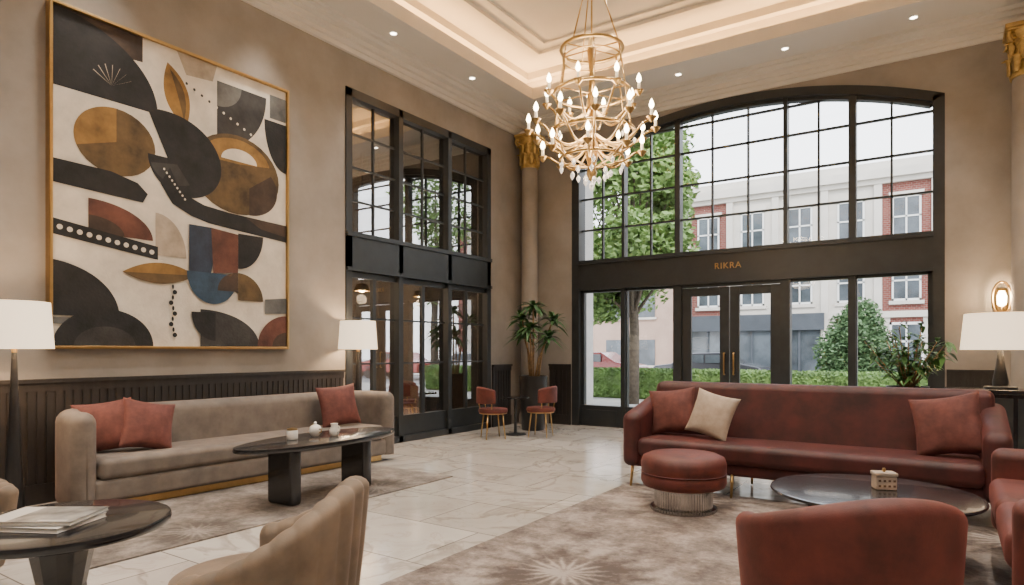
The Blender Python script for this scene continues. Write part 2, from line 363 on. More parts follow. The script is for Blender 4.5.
# ------------------------------------------------------------------ back window
F=M['frame']
def window_back():
    e=emp('window_1',(0,0,0))
    y0,y1=YB+.06,YB+.2
    n=56; v=[];f=[]
    for (o0,o1,ya,yb) in ((0,.13,YB-.01,YB+.24),(.13,.18,YB+.07,YB+.2)):
        k=len(v)
        for i in range(n+1):
            x=WX0+(WX1-WX0)*i/n
            xi=wc+(x-wc)*(hw-o1)/hw; xo=wc+(x-wc)*(hw-o0)/hw
            zo=arch(xo,o0); zi=arch(xi,o1)
            v+=[(xo,ya,zo),(xi,ya,zi),(xi,yb,zi),(xo,yb,zo)]
        for i in range(n):
            a=k+i*4
            for q in range(4): f.append((a+q,a+(q+1)%4,a+4+(q+1)%4,a+4+q))
    add('arch_head',v,f,F,e)
    B=[]
    B.append((WX0,WX0+.15,YB-.01,YB+.24,0,WS)); B.append((WX1-.14,WX1,YB-.01,YB+.24,0,WS))
    B.append((WX0+.13,WX1-.13,YB+.0,YB+.22,2.52,3.03))
    B.append((WX0+.13,WX1-.13,YB-.03,YB+.0,2.98,3.05)); B.append((WX0+.13,WX1-.13,YB-.03,YB+.0,2.50,2.56))
    posts=[(-4.86,.05),(-3.86,.09),(-2.13,.06),(-1.2,.10)]
    for x,w in posts:
        B.append((x-w/2,x+w/2,y0-.02,y1,3.03,arch(x,.1))); 
    for x,w in ((-4.86,.08),(-3.86,.14),(-2.13,.14),(-1.2,.10)): B.append((x-w/2,x+w/2,y0-.03,y1,0,2.52))
    edges=[WX0+.15]+[p[0] for p in posts]+[WX1-.14]
    for a,b in zip(edges[:-1],edges[1:]):
        k=3 if b-a>1.3 else 2
        for i in range(1,k):
            x=a+(b-a)*i/k; B.append((x-.014,x+.014,y0+.04,y1-.04,3.03,arch(x,.1)))
    for z in (3.62,4.2,4.75,5.2):
        if z<WS: xa,xb=WX0+.13,WX1-.13
        else:
            h=math.sqrt((R-.14)**2-(z-zc)**2); xa,xb=wc-h,wc+h
        w=.014
        B.append((xa,xb,y0+.04,y1-.04,z-w,z+w))
    for a,b in ((WX0+.15,-4.86),(-4.86,-3.86),(-2.13,-1.2),(-1.2,WX1-.14)):
        B.append((a,b,y0,y1-.02,0,.38)); B.append((a,b,y0+.02,y1-.02,2.46,2.52))
        B.append((a,a+.06,y0+.02,y1-.02,.38,2.5)); B.append((b-.06,b,y0+.02,y1-.02,.38,2.5))
        B.append((a+.12,b-.12,y0-.015,y0,.08,.30))
    boxes('frame_bars',B,F,e)
    boxes('glass_pane',[(WX0+.1,-3.8,YB+.125,YB+.13,.38,2.55),(-2.19,WX1-.1,YB+.125,YB+.13,.38,2.55),(WX0+.1,WX1-.1,YB+.125,YB+.13,3.0,4.95)],M['glass'],e)
    v=[];f=[]
    for i in range(31):
        x=WX0+.12+(WX1-WX0-.24)*i/30; v+=[(x,YB+.127,4.95),(x,YB+.127,max(4.951,arch(x,.08)))]
    for i in range(30): f.append((i*2,i*2+2,i*2+3,i*2+1))
    add('glass_arch',v,f,M['glass'],e,fix=False)
    cu=bpy.data.curves.new('transom_sign','FONT'); cu.body='RIKRA'; cu.size=.14; cu.extrude=.006; cu.align_x='CENTER'; cu.space_character=1.15
    o=bpy.data.objects.new('transom_sign',cu); COL.objects.link(o); o.location=(-3.0,YB-.008,2.73); o.rotation_euler=(pi/2,0,0); o.data.materials.append(M['brass']); o.parent=e
    return e
window_back()
def door(name,x0,x1,hside):
    e=emp(name,((x0+x1)/2,YB+.1,0)); w=(x1-x0)/2
    boxes('leaf_frame',[(-w,-w+.15,-.03,.03,.01,2.44),(w-.15,w,-.03,.03,.01,2.44),(-w+.15,w-.15,-.03,.03,2.3,2.44),(-w+.15,w-.15,-.03,.03,.01,.36),(-w+.2,w-.2,-.04,-.03,.08,.3)],F,e,.004)
    box('glass',-w+.14,w-.14,-.003,.003,.35,2.31,M['glass'],e)
    hx=hside*(w-.07)
    tubes('handle',[([(hx,-.035,1.0),(hx,-.08,1.0),(hx,-.08,1.03),(hx,-.08,1.32),(hx,-.08,1.35),(hx,-.035,1.35)],.013)],M['brass'],e)
    return e
door('door_1',-3.78,-3.0,1); door('door_2',-2.985,-2.205,-1)
boxes('trim_12',[(-3.79,-3.78,YB+.05,YB+.15,0,2.5),(-2.205,-2.19,YB+.05,YB+.15,0,2.5),(-3.79,-2.19,YB+.05,YB+.15,2.45,2.52)],F)
boxes('wall_exterior_reveal',[(WX0-.6,WX0+.06,YB+.35,YB+.75,-.2,5.2),(WX1,WX1+.6,YB+.35,YB+.75,-.2,5.2)],M['stone'])

# ------------------------------------------------------------------ interior windows (left wall)
def window_left():
    e=emp('window_2',(0,0,0)); x0,x1=XL-.16,XL+.02; B=[]
    B+=[(x0,x1,OY0,OY0+.11,0,OZ),(x0,x1,OY1-.11,OY1,0,OZ),(x0,x1,OY0,OY1,OZ-.12,OZ),(x0,x1,OY0,OY1,2.5,3.03),(x0,x1+.03,OY0,OY1,2.98,3.04),(x0,x1+.03,OY0,OY1,2.5,2.55),(x0,x1,OY0,OY1,0,.1)]
    ps=[7.24,8.4]
    for y in ps: B.append((x0,x1,y-.045,y+.045,0,OZ))
    ed=[OY0+.11]+ps+[OY1-.11]
    for a,b in zip(ed[:-1],ed[1:]):
        m_=(a+b)/2
        B.append((XL-.10,XL-.06,m_-.014,m_+.014,3.03,OZ)); 
        for z in (3.5,3.97,4.44): B.append((XL-.10,XL-.06,a,b,z-.012,z+.012))
        B.append((XL-.11,XL-.05,m_-.03,m_+.03,.1,2.5))
        for z in (1.2,1.85): B.append((XL-.10,XL-.06,a,b,z-.012,z+.012))
        B.append((XL-.12,XL-.03,a,b,.1,.4)); B.append((XL-.12,XL-.04,a,b,2.42,2.5))
    boxes('frame_bars',B,F,e)
    boxes('glass_pane',[(XL-.085,XL-.08,OY0+.1,OY1-.1,.4,2.5),(XL-.085,XL-.08,OY0+.1,OY1-.1,3.0,OZ-.1)],M['glassdk'],e)
window_left()
AD=mat('bar_room_wall',(.19,.16,.13),.8,var=.15,scale=1)
boxes('wall_adjoining',[(-12.5,-12.2,4.2,12,0,5.4),(-12.2,-7.2,3.9,4.2,0,5.4),(-12.2,-7.2,12,12.3,0,5.4)],AD)
box('ceiling_adjoining',-12.2,-7.2,4.2,12,5.3,5.4,AD); box('floor_adjoining',-12.5,-7.3,3.9,12.3,-.2,0,M['exttan'])
def pendant(loc,L):
    e=emp('pendant_lamp',loc)
    tubes('cord',[([(0,0,0),(0,0,-L)],.008)],F,e,6)
    lathe('shade',[(.02,-L+.02),(.12,-L-.02),(.17,-L-.14),(.165,-L-.14),(.11,-L-.04),(.02,-L-.0)],M['brass'],e,seg=24)
    lathe('bulb',[(.01,-L-.17),(.05,-L-.14),(.055,-L-.10),(.02,-L-.05)],M['bulb'],e,seg=16)
    l=bpy.data.lights.new('pendant_light','POINT'); l.energy=150; l.color=(1,.74,.48); l.shadow_soft_size=.1
    o=bpy.data.objects.new('pendant_light',l); COL.objects.link(o); o.location=(0,0,-L-.3); o.parent=e
for i in range(4): pendant((-9.6,5.6+i*1.7,5.3),2.6)
def bartable(loc):
    e=emp('bar_table',loc)
    lathe('top',[(.4,.72),(.42,.73),(.42,.75),(.4,.76)],M['blackwood'],e)
    lathe('pedestal',[(.25,0),(.25,.02),(.04,.05),(.035,.72)],F,e,seg=24)
bartable((-8.3,7.2,0)); bartable((-8.4,9.6,0)); bartable((-9.6,8.4,0))
def barshelf():
    e=emp('bar_shelf_unit',(-12.0,8,0))
    boxes('shelves',[(-.15,.25,-2.6,2.6,z,z+.05) for z in (0.02,.9,1.5,2.1,2.7)]+[(-.15,.25,y,y+.06,0,2.75) for y in (-2.6,-.9,.85,2.54)],M['blackwood'],e)
    box('lit_backing',-.16,-.15,-2.6,2.6,0,2.75,mat('backlit_panel',(.6,.35,.15),.6,emit=(1,.55,.25),es=1.2),e)
barshelf()

# ------------------------------------------------------------------ columns with gilded capitals
def column(loc,r):
    e=emp('corinthian_pilaster',loc)
    lathe('shaft',[(r*1.25,0),(r*1.25,.18),(r*1.1,.24),(r,.3),(r*.95,4.85)],M['wall'],e,seg=32)
    lathe('bell',[(r*1.05,4.82),(r*1.1,4.86),(r*.98,4.9),(r*1.0,5.2),(r*1.3,5.38)],M['gilt'],e,seg=32)
    V=[];Fc=[]
    for tier,(zb,L,nn,off) in enumerate(((4.88,.2,8,0),(5.02,.24,8,pi/8))):
        for i in range(nn):
            a=2*pi*i/nn+off; d=Vector((cos(a),sin(a),0)); s=Vector((-sin(a),cos(a),0)); k=len(V); n=8
            for j in range(n+1):
                t=j/n; rad=r*1.03+.02+ (t**3)*.05; z=zb+L*sin(min(1,t*1.05)*pi*.62)
                w=r*.36*(sin(pi*(.15+.8*t))*(1+.25*sin(t*22)))
                c=d*rad+Vector((0,0,z)); V+=[c-s*w-d*.012,c+d*.015,c+s*w-d*.012]
            for j in range(n):
                q=k+j*3; Fc+=[(q,q+1,q+4,q+3),(q+1,q+2,q+5,q+4)]
    o=add('acanthus_leaves',V,Fc,M['gilt'],e,True,fix=False); so=o.modifiers.new('s','SOLIDIFY'); so.thickness=.012
    T=[]
    for i in range(4):
        a=pi/4+i*pi/2; d=Vector((cos(a),sin(a),0)); pts=[]
        for j in range(22):
            t=j/21; rr=.075*(1-t*.8); an=-pi/2+t*2.6*pi*1.2
            pts.append(d*(r*1.3+rr*cos(an))+Vector((0,0,5.33+rr*sin(an))))
        T.append((pts,.018))
    tubes('volutes',T,M['gilt'],e)
    q=r*1.35
    boxes('abacus',[(-q,q,-q,q,5.41,5.46),(-q*.92,q*.92,-q*.92,q*.92,5.38,5.41)],M['gilt'],e,.01)
    lathe('impost',[(r*1.3,5.46),(r*1.3,5.5)],M['cream'],e)
    return e
column((-6.62,10.45,0),.16); column((.84,10.42,0),.2)

# ------------------------------------------------------------------ painting
def painting():
    PX=XL; Y0,Y1,Z0,Z1=2.58,5.18,1.41,4.62
    e=emp('abstract_painting',(PX,0,0))
    t=.03
    boxes('frame',[(0.0,.09,Y0,Y0+t,Z0,Z1),(0,.09,Y1-t,Y1,Z0,Z1),(0,.09,Y0+t,Y1-t,Z0,Z0+t),(0,.09,Y0+t,Y1-t,Z1-t,Z1)],M['brass'],e,.004)
    def pm(n,c,v=.22): return mat('paint_'+n,c,.8,var=v,scale=3.8,bump=.3,bscale=40,detail=12)
    C={'cream':pm('cream',(.62,.56,.47),.15),'black':pm('black',(.010,.010,.011),.7),'char':pm('charcoal',(.028,.027,.027),.6),'ochre':pm('ochre',(.22,.120,.030),.45),
       'brown':pm('bronze',(.088,.055,.022),.6),'rust':pm('rust',(.095,.034,.023),.5),'navy':pm('navy',(.018,.028,.05),.5),'slate':pm('slate',(.10,.10,.096),.45),'tan':pm('tan',(.36,.30,.23),.3),'umber':pm('umber',(.042,.026,.018),.5),'blue':pm('blue',(.025,.052,.09),.5)}
    y0,y1,z0,z1=Y0+t,Y1-t,Z0+t,Z1-t
    box('canvas',.01,.055,y0,y1,z0,z1,C['cream'],e)
    st={'n':0}
    def S(p,c):
        st['n']+=1; x=.0555+st['n']*.0002
        v=[(x,y0+(y1-y0)*min(1,max(0,a)),z1-(z1-z0)*min(1,max(0,b))) for a,b in p]
        add('painted_shape_'+c,v,[tuple(range(len(v)))],C[c],e,fix=False)
    def A(cu,cv,ru,rv,a0,a1,close=True,n=32):
        p=[(cu+ru*cos(math.radians(a0+(a1-a0)*i/n)),cv-rv*sin(math.radians(a0+(a1-a0)*i/n))) for i in range(n+1)]
        return ([(cu,cv)]+p) if close else p
    def lens(u0,v0,u1,v1,h1,h2,n=20):
        p=[]; du,dv=u1-u0,v1-v0
        for i in range(n+1):
            s=i/n; b=h1*4*s*(1-s); p.append((u0+du*s-dv*b,v0+dv*s+du*b))
        for i in range(1,n):
            s=1-i/n; b=-h2*4*s*(1-s); p.append((u0+du*s-dv*b,v0+dv*s+du*b))
        return p
    S([(0,0),(.32,0),(.32,.08),(.0,.10)],'umber')
    S(A(-.02,.235,.40,.235,0,90),'black')
    S([(.46,.0),(.64,0),(.62,.06),(.50,.07)],'tan')
    S(lens(.42,.05,.50,.25,.24,.24),'ochre'); S(lens(.43,.07,.49,.23,-.02,.2),'brown')
    S(A(.64,.05,.25,.23,-90,0),'char'); S(A(.64,.05,.12,.09,-90,0),'slate')
    S([(.91,.03),(1,.03),(1,.12),(.91,.12)],'slate'); S(A(1.0,.13,.12,.19,180,270),'black')
    S(A(.74,.37,.22,.145,0,360,False),'brown'); S(A(.74,.33,.17,.09,10,180),'ochre'); S(A(.75,.32,.09,.045,0,180),'cream'); S(A(.80,.41,.15,.10,-90,40),'umber')
    S(A(.22,.36,.15,.105,0,360,False),'brown'); S(A(.22,.36,.15,.105,90,200),'ochre')
    S(A(.42,.37,.24,.155,-10,110),'black'); S(A(.50,.37,.16,.12,180,350),'black')
    S(A(.46,.385,.11,.07,190,300),'char')
    S([(0,.45),(.20,.455),(.30,.475),(.34,.505),(.32,.535),(.2,.53),(0,.52)],'black')
    cv=[(.43,.40),(.46,.45),(.51,.485),(.58,.505),(.7,.515),(1,.525)]; cw=[(1,.59),(.75,.575),(.60,.565),(.52,.55),(.44,.52),(.39,.46)]
    S(cv+cw,'black'); S([(.78,.52),(1,.527),(1,.57),(.86,.555)],'umber')
    S(A(.12,.655,.24,.105,0,90),'rust'); S(A(.12,.655,.13,.055,0,90),'umber')
    S(A(.37,.70,.13,.14,0,90),'tan')
    S([(.0,.625),(.38,.672),(.38,.715),(.0,.672)],'black')
    for i in range(11): S(A(.025+i*.033,.650+i*.0042,.010,.008,0,360,False,12),'cream')
    for i in range(9): S(A(.405+i*.011,.410+i*.011,.0045,.004,0,360,False,8),'cream')
    for i in range(12): S(A(.50+i*.034,.10+i*.012,.006,.005,0,360,False,8),'char' if i<4 else 'cream')
    S(lens(.24,.765,.54,.755,.11,.12),'brown'); S(lens(.24,.765,.54,.755,.0,.12),'ochre')
    S(A(-.04,.91,.27,.165,0,90),'black'); S([(0,.915),(.22,.915),(.21,.935),(0,.935)],'slate'); S(A(.18,1.0,.18,.115,0,180),'black'); S(A(.18,1.0,.11,.06,0,180),'char')
    S([(.51,.58),(.61,.58),(.62,.70),(.60,.78),(.51,.76)],'navy'); S(A(.62,.74,.12,.11,180,360),'blue')
    S([(.61,.58),(.74,.59),(.74,.73),(.62,.74)],'rust'); S(A(.74,.80,.10,.07,90,180),'umber')
    S(A(.74,.585,.13,.13,270,360),'black')
    S(A(.74,.83,.13,.10,0,90),'brown')
    S(A(.56,1.0,.29,.13,0,90),'char'); S(A(.63,.88,.11,.10,180,270),'black')
    S([(.88,.82),(1,.81),(1,.87),(.88,.875)],'slate'); S(A(1.0,1.0,.16,.12,90,180),'rust'); S(A(1.0,1.0,.08,.055,90,180),'umber')
    for i in range(10): S(A(.44+.008*sin(i*1.6),.80+i*.018,.010 if i%2 else .005,.008,0,360,False,10),'black')
    for i in range(7):
        a=math.radians(30+i*20); S([(.20,.19),(.202+.08*cos(a),.19-.065*sin(a)),(.205+.08*cos(a),.188-.065*sin(a))],'tan')
painting()

# ------------------------------------------------------------------ rugs
box('area_rug',-2.8,1.6,1.3,6.35,0,.012,M['rug']); box('area_rug',-6.75,-4.55,1.9,5.6,0,.012,M['rug2'])
RZ=.013
# ------------------------------------------------------------------ left sofa
def sofa_left():
    e=emp('taupe_curved_sofa',(-5.95,4.27,RZ),math.radians(-2.5))
    D=.84; H=1.82
    def up(xf,xb,y0,y1,r,n=14):
        p=[]
        m=14
        for i in range(m): p.append((xf+(xb+r-xf)*(i/m)**1.6,y1))
        for i in range(n+1): a=pi/2+pi/2*i/n; p.append((xb+r+r*cos(a),y1-r+r*sin(a)))
        for i in range(1,20): p.append((xb,y1-r+(y0+r-y1+r)*i/20))
        for i in range(n+1): a=pi+pi/2*i/n; p.append((xb+r+r*cos(a),y0+r+r*sin(a)))
        for i in range(1,m+1): p.append((xb+r+(xf-xb-r)*(1-(1-i/m)**1.6),y0))
        return p
    shell('curved_back',up(.02,-D+.13,-H+.1,H-.1,.42),.86,.07,.2,M['taupev'],e)
    box('seat_base',-D+.15,0,-H+.16,H-.16,.07,.27,M['taupev'],e,.04)
    box('seat_cushion',-D+.2,.015,-H+.2,H-.2,.26,.45,M['taupev'],e,.06,5)
    box('plinth',-D+.2,-.05,-H+.2,H-.2,0,.075,M['brass'],e,.01)
    return e
sofa_left()
def pil(name,w,t,m,loc,rot):
    e=emp(name,loc); pillow('cushion',w,w,t,m,e,(0,0,0),rot); return e
def pface(name,m,w,loc,yaw,lean=.22,roll=0.,t=.17):
    Mx=Matrix.Rotation(yaw,3,'Z')@Matrix.Rotation(pi/2-lean,3,'X')@Matrix.Rotation(roll,3,'Z')
    return pil(name,w,t,m,loc,Mx.to_euler())
pface('rust_throw_pillow',M['rustp'],.48,(-6.44,2.88,.70),math.radians(62),.25,.12)
pface('rust_throw_pillow',M['rustp'],.48,(-6.30,3.20,.69),math.radians(88),.32,-.22)
pface('rust_throw_pillow',M['rustp'],.52,(-6.28,5.50,.71),math.radians(75),.25,.08)

# ------------------------------------------------------------------ left coffee table
def coffee_left():
    e=emp('oval_coffee_table',(-5.00,4.18,RZ),math.radians(3))
    lathe('top',[(.91,.505),(.94,.515),(.945,.53),(.94,.55),(.91,.555)],M['blackwood'],e,seg=80,scale=(.40,1))
    for i,y in enumerate((-.45,.45)):
        o=add('leg_%d'%(i+1),bv(-.17,.17,y-.06,y+.06,0,.51),BF,M['blackwood'],e); bev(o,.035,3)
coffee_left()
def jar(loc):
    e=emp('candle_jar',loc); lathe('glass',[(.045,0),(.05,.01),(.05,.085),(.046,.09),(.044,.075),(.01,.07)],M['white'],e,seg=24)
    lathe('lid',[(.05,.09),(.05,.1),(.01,.112)],M['brass'],e,seg=24)
def sugar(loc):
    e=emp('sugar_bowl',loc)
    lathe('bowl',[(.03,0),(.035,.01),(.06,.04),(.055,.08),(.04,.10),(.012,.115),(.015,.13),(.004,.14)],M['white'],e,seg=28)
    tubes('handles',[([(s*.055,0,.07),(s*.085,0,.075),(s*.085,0,.045),(s*.055,0,.035)],.006) for s in (1,-1)],M['brass'],e)
jar((-5.06,3.88,.57)); sugar((-5.08,4.16,.57)); 
def creamer(loc):
    e=emp('cream_jug',loc); lathe('body',[(.03,0),(.045,.02),(.045,.06),(.03,.09),(.036,.12),(.03,.118),(.02,.09)],M['white'],e,seg=24)
    tubes('handle',[([(.04,0,.1),(.075,0,.09),(.075,0,.05),(.044,0,.035)],.006)],M['white'],e)
creamer((-4.95,4.28,.57))

# ------------------------------------------------------------------ lamps
def floor_lamp(loc,name='floor_lamp',base=0.,h0=1.41,h1=1.79,r=.27,en=42):
    e=emp(name,loc)
    lathe('base',[(.15,0),(.155,.012),(.15,.025),(.05,.035)],F,e,seg=32)
    lathe('stem',[(.075,.03),(.078,.06),(.055,.5),(.035,.9),(.018,h0-base-.03),(.012,h0-base+.03)] if base==0 else [(.07,.03),(.075,.08),(.045,.25),(.03,h0-base-.04),(.012,h0-base+.05)],M['pot'],e,seg=24)
    a=h0-base;b=h1-base
    lathe('neck',[(.02,a-.03),(.02,a+.0)],M['brass'],e,seg=20)
    v=[];f=[];n=48
    for rr,z in ((r,a),(r*.9,b),(r*.885,b),(r*.985,a)):
        for i in range(n): v.append((rr*cos(2*pi*i/n),rr*sin(2*pi*i/n),z))
    for j in range(4):
        for i in range(n): f.append((j*n+i,j*n+(i+1)%n,((j+1)%4)*n+(i+1)%n,((j+1)%4)*n+i))
    o=add('shade',v,f,M['shade'],e,True); o.modifiers.new('es','EDGE_SPLIT').split_angle=.8
    tubes('spider',[([(-r*.9,0,b-.03),(r*.9,0,b-.03)],.004),([(0,0,a-.02),(0,0,b)],.006)],M['brass'],e,6)
    L=bpy.data.lights.new('lamp_bulb','POINT'); L.energy=en; L.color=(1,.70,.42); L.shadow_soft_size=.06
    o=bpy.data.objects.new('lamp_bulb',L); COL.objects.link(o); o.location=(.06,0,(a+b)/2); o.parent=e
floor_lamp((-6.28,2.13,0)); floor_lamp((-6.63,6.14,0),r=.26)
def console():
    e=emp('console_table',(.95,8.95,0))
    box('top',-1.0,1.4,-.22,.22,.92,.97,M['blackwood'],e,.008)
    boxes('body',[(-.96,1.36,-.19,.19,.12,.92)],M['blackwood'],e,.006)
    boxes('doors',[(-.92+i*.57,-.92+i*.57+.53,-.2,-.19,.16,.88) for i in range(4)],F,e,.003)
    boxes('feet',[(x,x+.06,y,y+.06,0,.12) for x in (-.94,1.28) for y in (-.18,.12)],M['brass'],e)
console()
floor_lamp((.46,8.95,.972),'table_lamp',base=.97,h0=1.40,h1=1.80,r=.37)

def sconce(loc):
    e=emp('wall_sconce',loc)
    lathe('backplate',[(.05,-.16),(.07,-.14),(.07,.14),(.05,.16)],M['brass'],e,seg=20,scale=(1,.25))
    pts=[(.10*cos(2*pi*i/32),-.10,.22*sin(2*pi*i/32)+.02) for i in range(32)]
    tubes('oval_ring',[(pts,.014,True),([(0,0,-.05),(0,-.1,-.08),(0,-.1,-.2)],.01)],M['brass'],e)
    lathe('candle_glass',[(.02,-.08),(.05,-.05),(.055,.05),(.03,.12)],M['bulb'],e,loc=(0,-.1,0),seg=20)
    L=bpy.data.lights.new('sconce_light','POINT'); L.energy=32; L.color=(1,.66,.36); L.shadow_soft_size=.05
    o=bpy.data.objects.new('sconce_light',L); COL.objects.link(o); o.location=(0,-.2,.05); o.parent=e
sconce((.56,YB-.025,2.05))

# ------------------------------------------------------------------ right sofa
def sofa_right():
    e=emp('burgundy_velvet_sofa',(-1.2,6.62,RZ)); W=1.6; m=M['redv']
    box('seat_base',-W+.1,W-.1,-.40,.35,.2,.33,m,e,.035)
    box('seat_cushion',-W+.17,W-.17,-.46,.2,.31,.50,m,e,.06,5)
    v=[(-W+.08,.16,.35),(W-.08,.16,.35),(W-.08,.42,.3),(-W+.08,.42,.3),(-W+.08,.28,1.04),(W-.08,.28,1.04),(W-.08,.5,1.04),(-W+.08,.5,1.04)]
    bev(add('backrest',v,BF,m,e),.07,5)
    for i,s in enumerate((-1,1)):
        x0,x1=sorted((s*W,s*(W-.19)))
        v=[(x0,-.45,.2),(x1,-.45,.2),(x1,.42,.2),(x0,.42,.2),(x0,-.45,.74),(x1,-.45,.74),(x1,.45,.94),(x0,.45,.94)]
        bev(add('arm_%d'%(i+1),v,BF,m,e),.075,5)
    tubes('legs',[([(x,y,.22),(x*1.01,y*1.05,0)],[.018,.012]) for x in (-W+.1,-.5,.5,W-.1) for y in (-.38,.36)],M['brass'],e)
sofa_right()
pface('rust_throw_pillow',M['rustp'],.48,(-2.42,6.64,.76),math.radians(10),.3,.12)
pface('cream_throw_pillow',M['creamp'],.46,(-1.98,6.54,.75),math.radians(-8),.3,-.22)
pface('rust_throw_pillow',M['rustp'],.52,(-.02,6.56,.77),math.radians(-12),.3,.2)

def sofa_side():
    e=emp('rust_velvet_loveseat',(.72,4.75,RZ)); m=M['rustv']
    box('seat_base',-.42,.4,-1.0,1.0,.12,.32,m,e,.04)
    box('seat_cushion_1',-.5,.2,-.82,.0,.31,.52,m,e,.07,5); box('seat_cushion_2',-.5,.2,.01,.82,.31,.52,m,e,.07,5)
    box('backrest',.12,.42,-1.0,1.0,.3,.9,m,e,.08,5)
    box('arm_1',-.48,.42,-1.04,-.84,.12,.7,m,e,.07,5); box('arm_2',-.48,.42,.84,1.04,.12,.7,m,e,.07,5)
    tubes('legs',[([(x,y,.14),(x,y,0)],.018) for x in (-.36,.34) for y in (-.92,.92)],M['brass'],e)
sofa_side()

def ottoman():
    e=emp('round_ottoman',(-1.93,5.55,RZ))
    lathe('cushion',[(.30,.20),(.345,.215),(.362,.25),(.362,.30),(.352,.325),(.36,.35),(.362,.41),(.345,.46),(.29,.485),(.15,.492),(.0,.495)],M['rustv'],e,seg=56)
    tubes('piping',[(circ(0,0,.325,.357,56),.007,True)],M['redv'],e,6)
    lathe('drum_base',[(.27,0),(.275,.01),(.275,.03),(.24,.035),(.24,.18),(.27,.19),(.27,.2)],M['chrome'],e,seg=120,rib=.03,ribn=60)
ottoman()
def coffee_right():
    e=emp('round_coffee_table',(-.43,4.93,RZ))
    lathe('top',[(.60,.425),(.625,.428),(.63,.437),(.625,.447),(.61,.45)],M['blackwood'],e,seg=80)
    tubes('legs',[([(.45*cos(a),.45*sin(a),.43),(.5*cos(a),.5*sin(a),0)],[.022,.014]) for a in [pi/4+i*pi/2 for i in range(4)]]+[(circ(0,0,.41,.45,40),.012,True)],F,e)
coffee_right()
def trinket(loc):
    e=emp('trinket_box',loc,.4); cr=M['creamp']
    box('box_body',-.065,.065,-.05,.05,0,.09,cr,e,.008)
    boxes('pattern_studs',[(-.05+i*.03,-.035+i*.03,-.053,-.05,z,z+.014) for i in range(4) for z in (.02,.055)]+[(.065,.068,-.04+i*.03,-.025+i*.03,z,z+.014) for i in range(3) for z in (.02,.055)],M['umb'],e)
    box('lid',-.07,.07,-.055,.055,.09,.115,cr,e,.006)
    lathe('knob',[(.006,.115),(.012,.125),(.01,.138),(.003,.142)],M['brass'],e,seg=16)
trinket((-.37,5.05,RZ+.451))

def barrel(name,loc,rz,m,R,zb,za,th,z0=.1,bs=.88,chan=0,span=122,seat=.44):
    e=emp(name,loc,rz); n=264 if chan else 80
    a0=math.radians(180-span); a1=math.radians(180+span)
    pts=[(R*cos(a0+(a1-a0)*i/n),R*sin(a0+(a1-a0)*i/n)) for i in range(n+1)]
    def zt(t):
        q=abs(t-.5)*2; s=1-(q*q*(3-2*q)); return za+(zb-za)*s
    shell('barrel_back',pts,zt,z0,th,m,e,bs=bs,chan=chan,amp=.011 if chan else 0)
    r=R-th/2
    lathe('seat_base',[(r*.8,z0),(r*.95,z0+.05),(r*.97,seat-.14)],m,e,loc=(.02,0,0),seg=40)
    lathe('seat_cushion',[(r*.92,seat-.15),(r*.985,seat-.13),(r*1.0,seat-.06),(r*.96,seat-.01),(r*.7,seat+.01),(0,seat+.015)],m,e,loc=(.04,0,0),seg=40)
    tubes('legs',[([(R*.62*cos(a),R*.62*sin(a),z0+.03),(R*.7*cos(a),R*.7*sin(a),0)],[.02,.013]) for a in [pi/4+i*pi/2 for i in range(4)]],M['blackwood'] if chan else M['brass'],e)
barrel('burgundy_barrel_chair',(-.40,3.28,RZ),math.radians(125),M['rustv'],.405,.81,.62,.12)
barrel('beige_channel_chair',(-2.44,1.72,.013),math.radians(212),M['beigev'],.39,.84,.54,.10,chan=18,z0=.14,bs=.8,span=115)
barrel('beige_channel_chair',(-4.62,1.15,0),math.radians(15),M['beigev'],.37,.80,.6,.09,chan=22,z0=.14,bs=.8)
def sidetable():
    e=emp('round_pedestal_table',(-3.46,1.36,0))
    lathe('top',[(.44,.555),(.455,.562),(.46,.58),(.455,.597),(.44,.60)],M['blackwood'],e,seg=72)
    lathe('pedestal',[(.26,0),(.27,.02),(.25,.05),(.12,.10),(.10,.3),(.14,.5),(.2,.557)],M['blackwood'],e,seg=12,smooth=False)
sidetable()
def mags(loc,rz):
    e=emp('magazine_stack',loc,rz)
    for i,(dx,dy,r,w,h,t,cm) in enumerate([(0,0,0,.42,.30,.022,M['coverw']),(.02,.01,.12,.40,.29,.018,M['coverg'])]):
        z=i*.024; 
        def tr(o): o.rotation_euler=(0,0,r); o.location=(dx,dy,z)
        tr(box('pages_%d'%i,-w/2+.004,w/2-.004,-h/2+.004,h/2-.004,.002,t-.002,M['paper'],e))
        tr(box('cover_%d'%i,-w/2,w/2,-h/2,h/2,t-.002,t,cm,e)); tr(box('back_%d'%i,-w/2,w/2,-h/2,h/2,0,.002,cm,e))
        tr(box('spine_%d'%i,-w/2-.001,-w/2+.003,-h/2,h/2,0,t,cm,e))
        if i==1:
            tr(box('cover_band',-w/2+.01,-w/2+.11,-h/2+.01,h/2-.01,t,t+.0006,M['coverw'],e)); tr(box('cover_title',.04,.17,-.125,-.105,t,t+.0006,M['coverw'],e))
mags((-3.47,1.28,.602),math.radians(28))

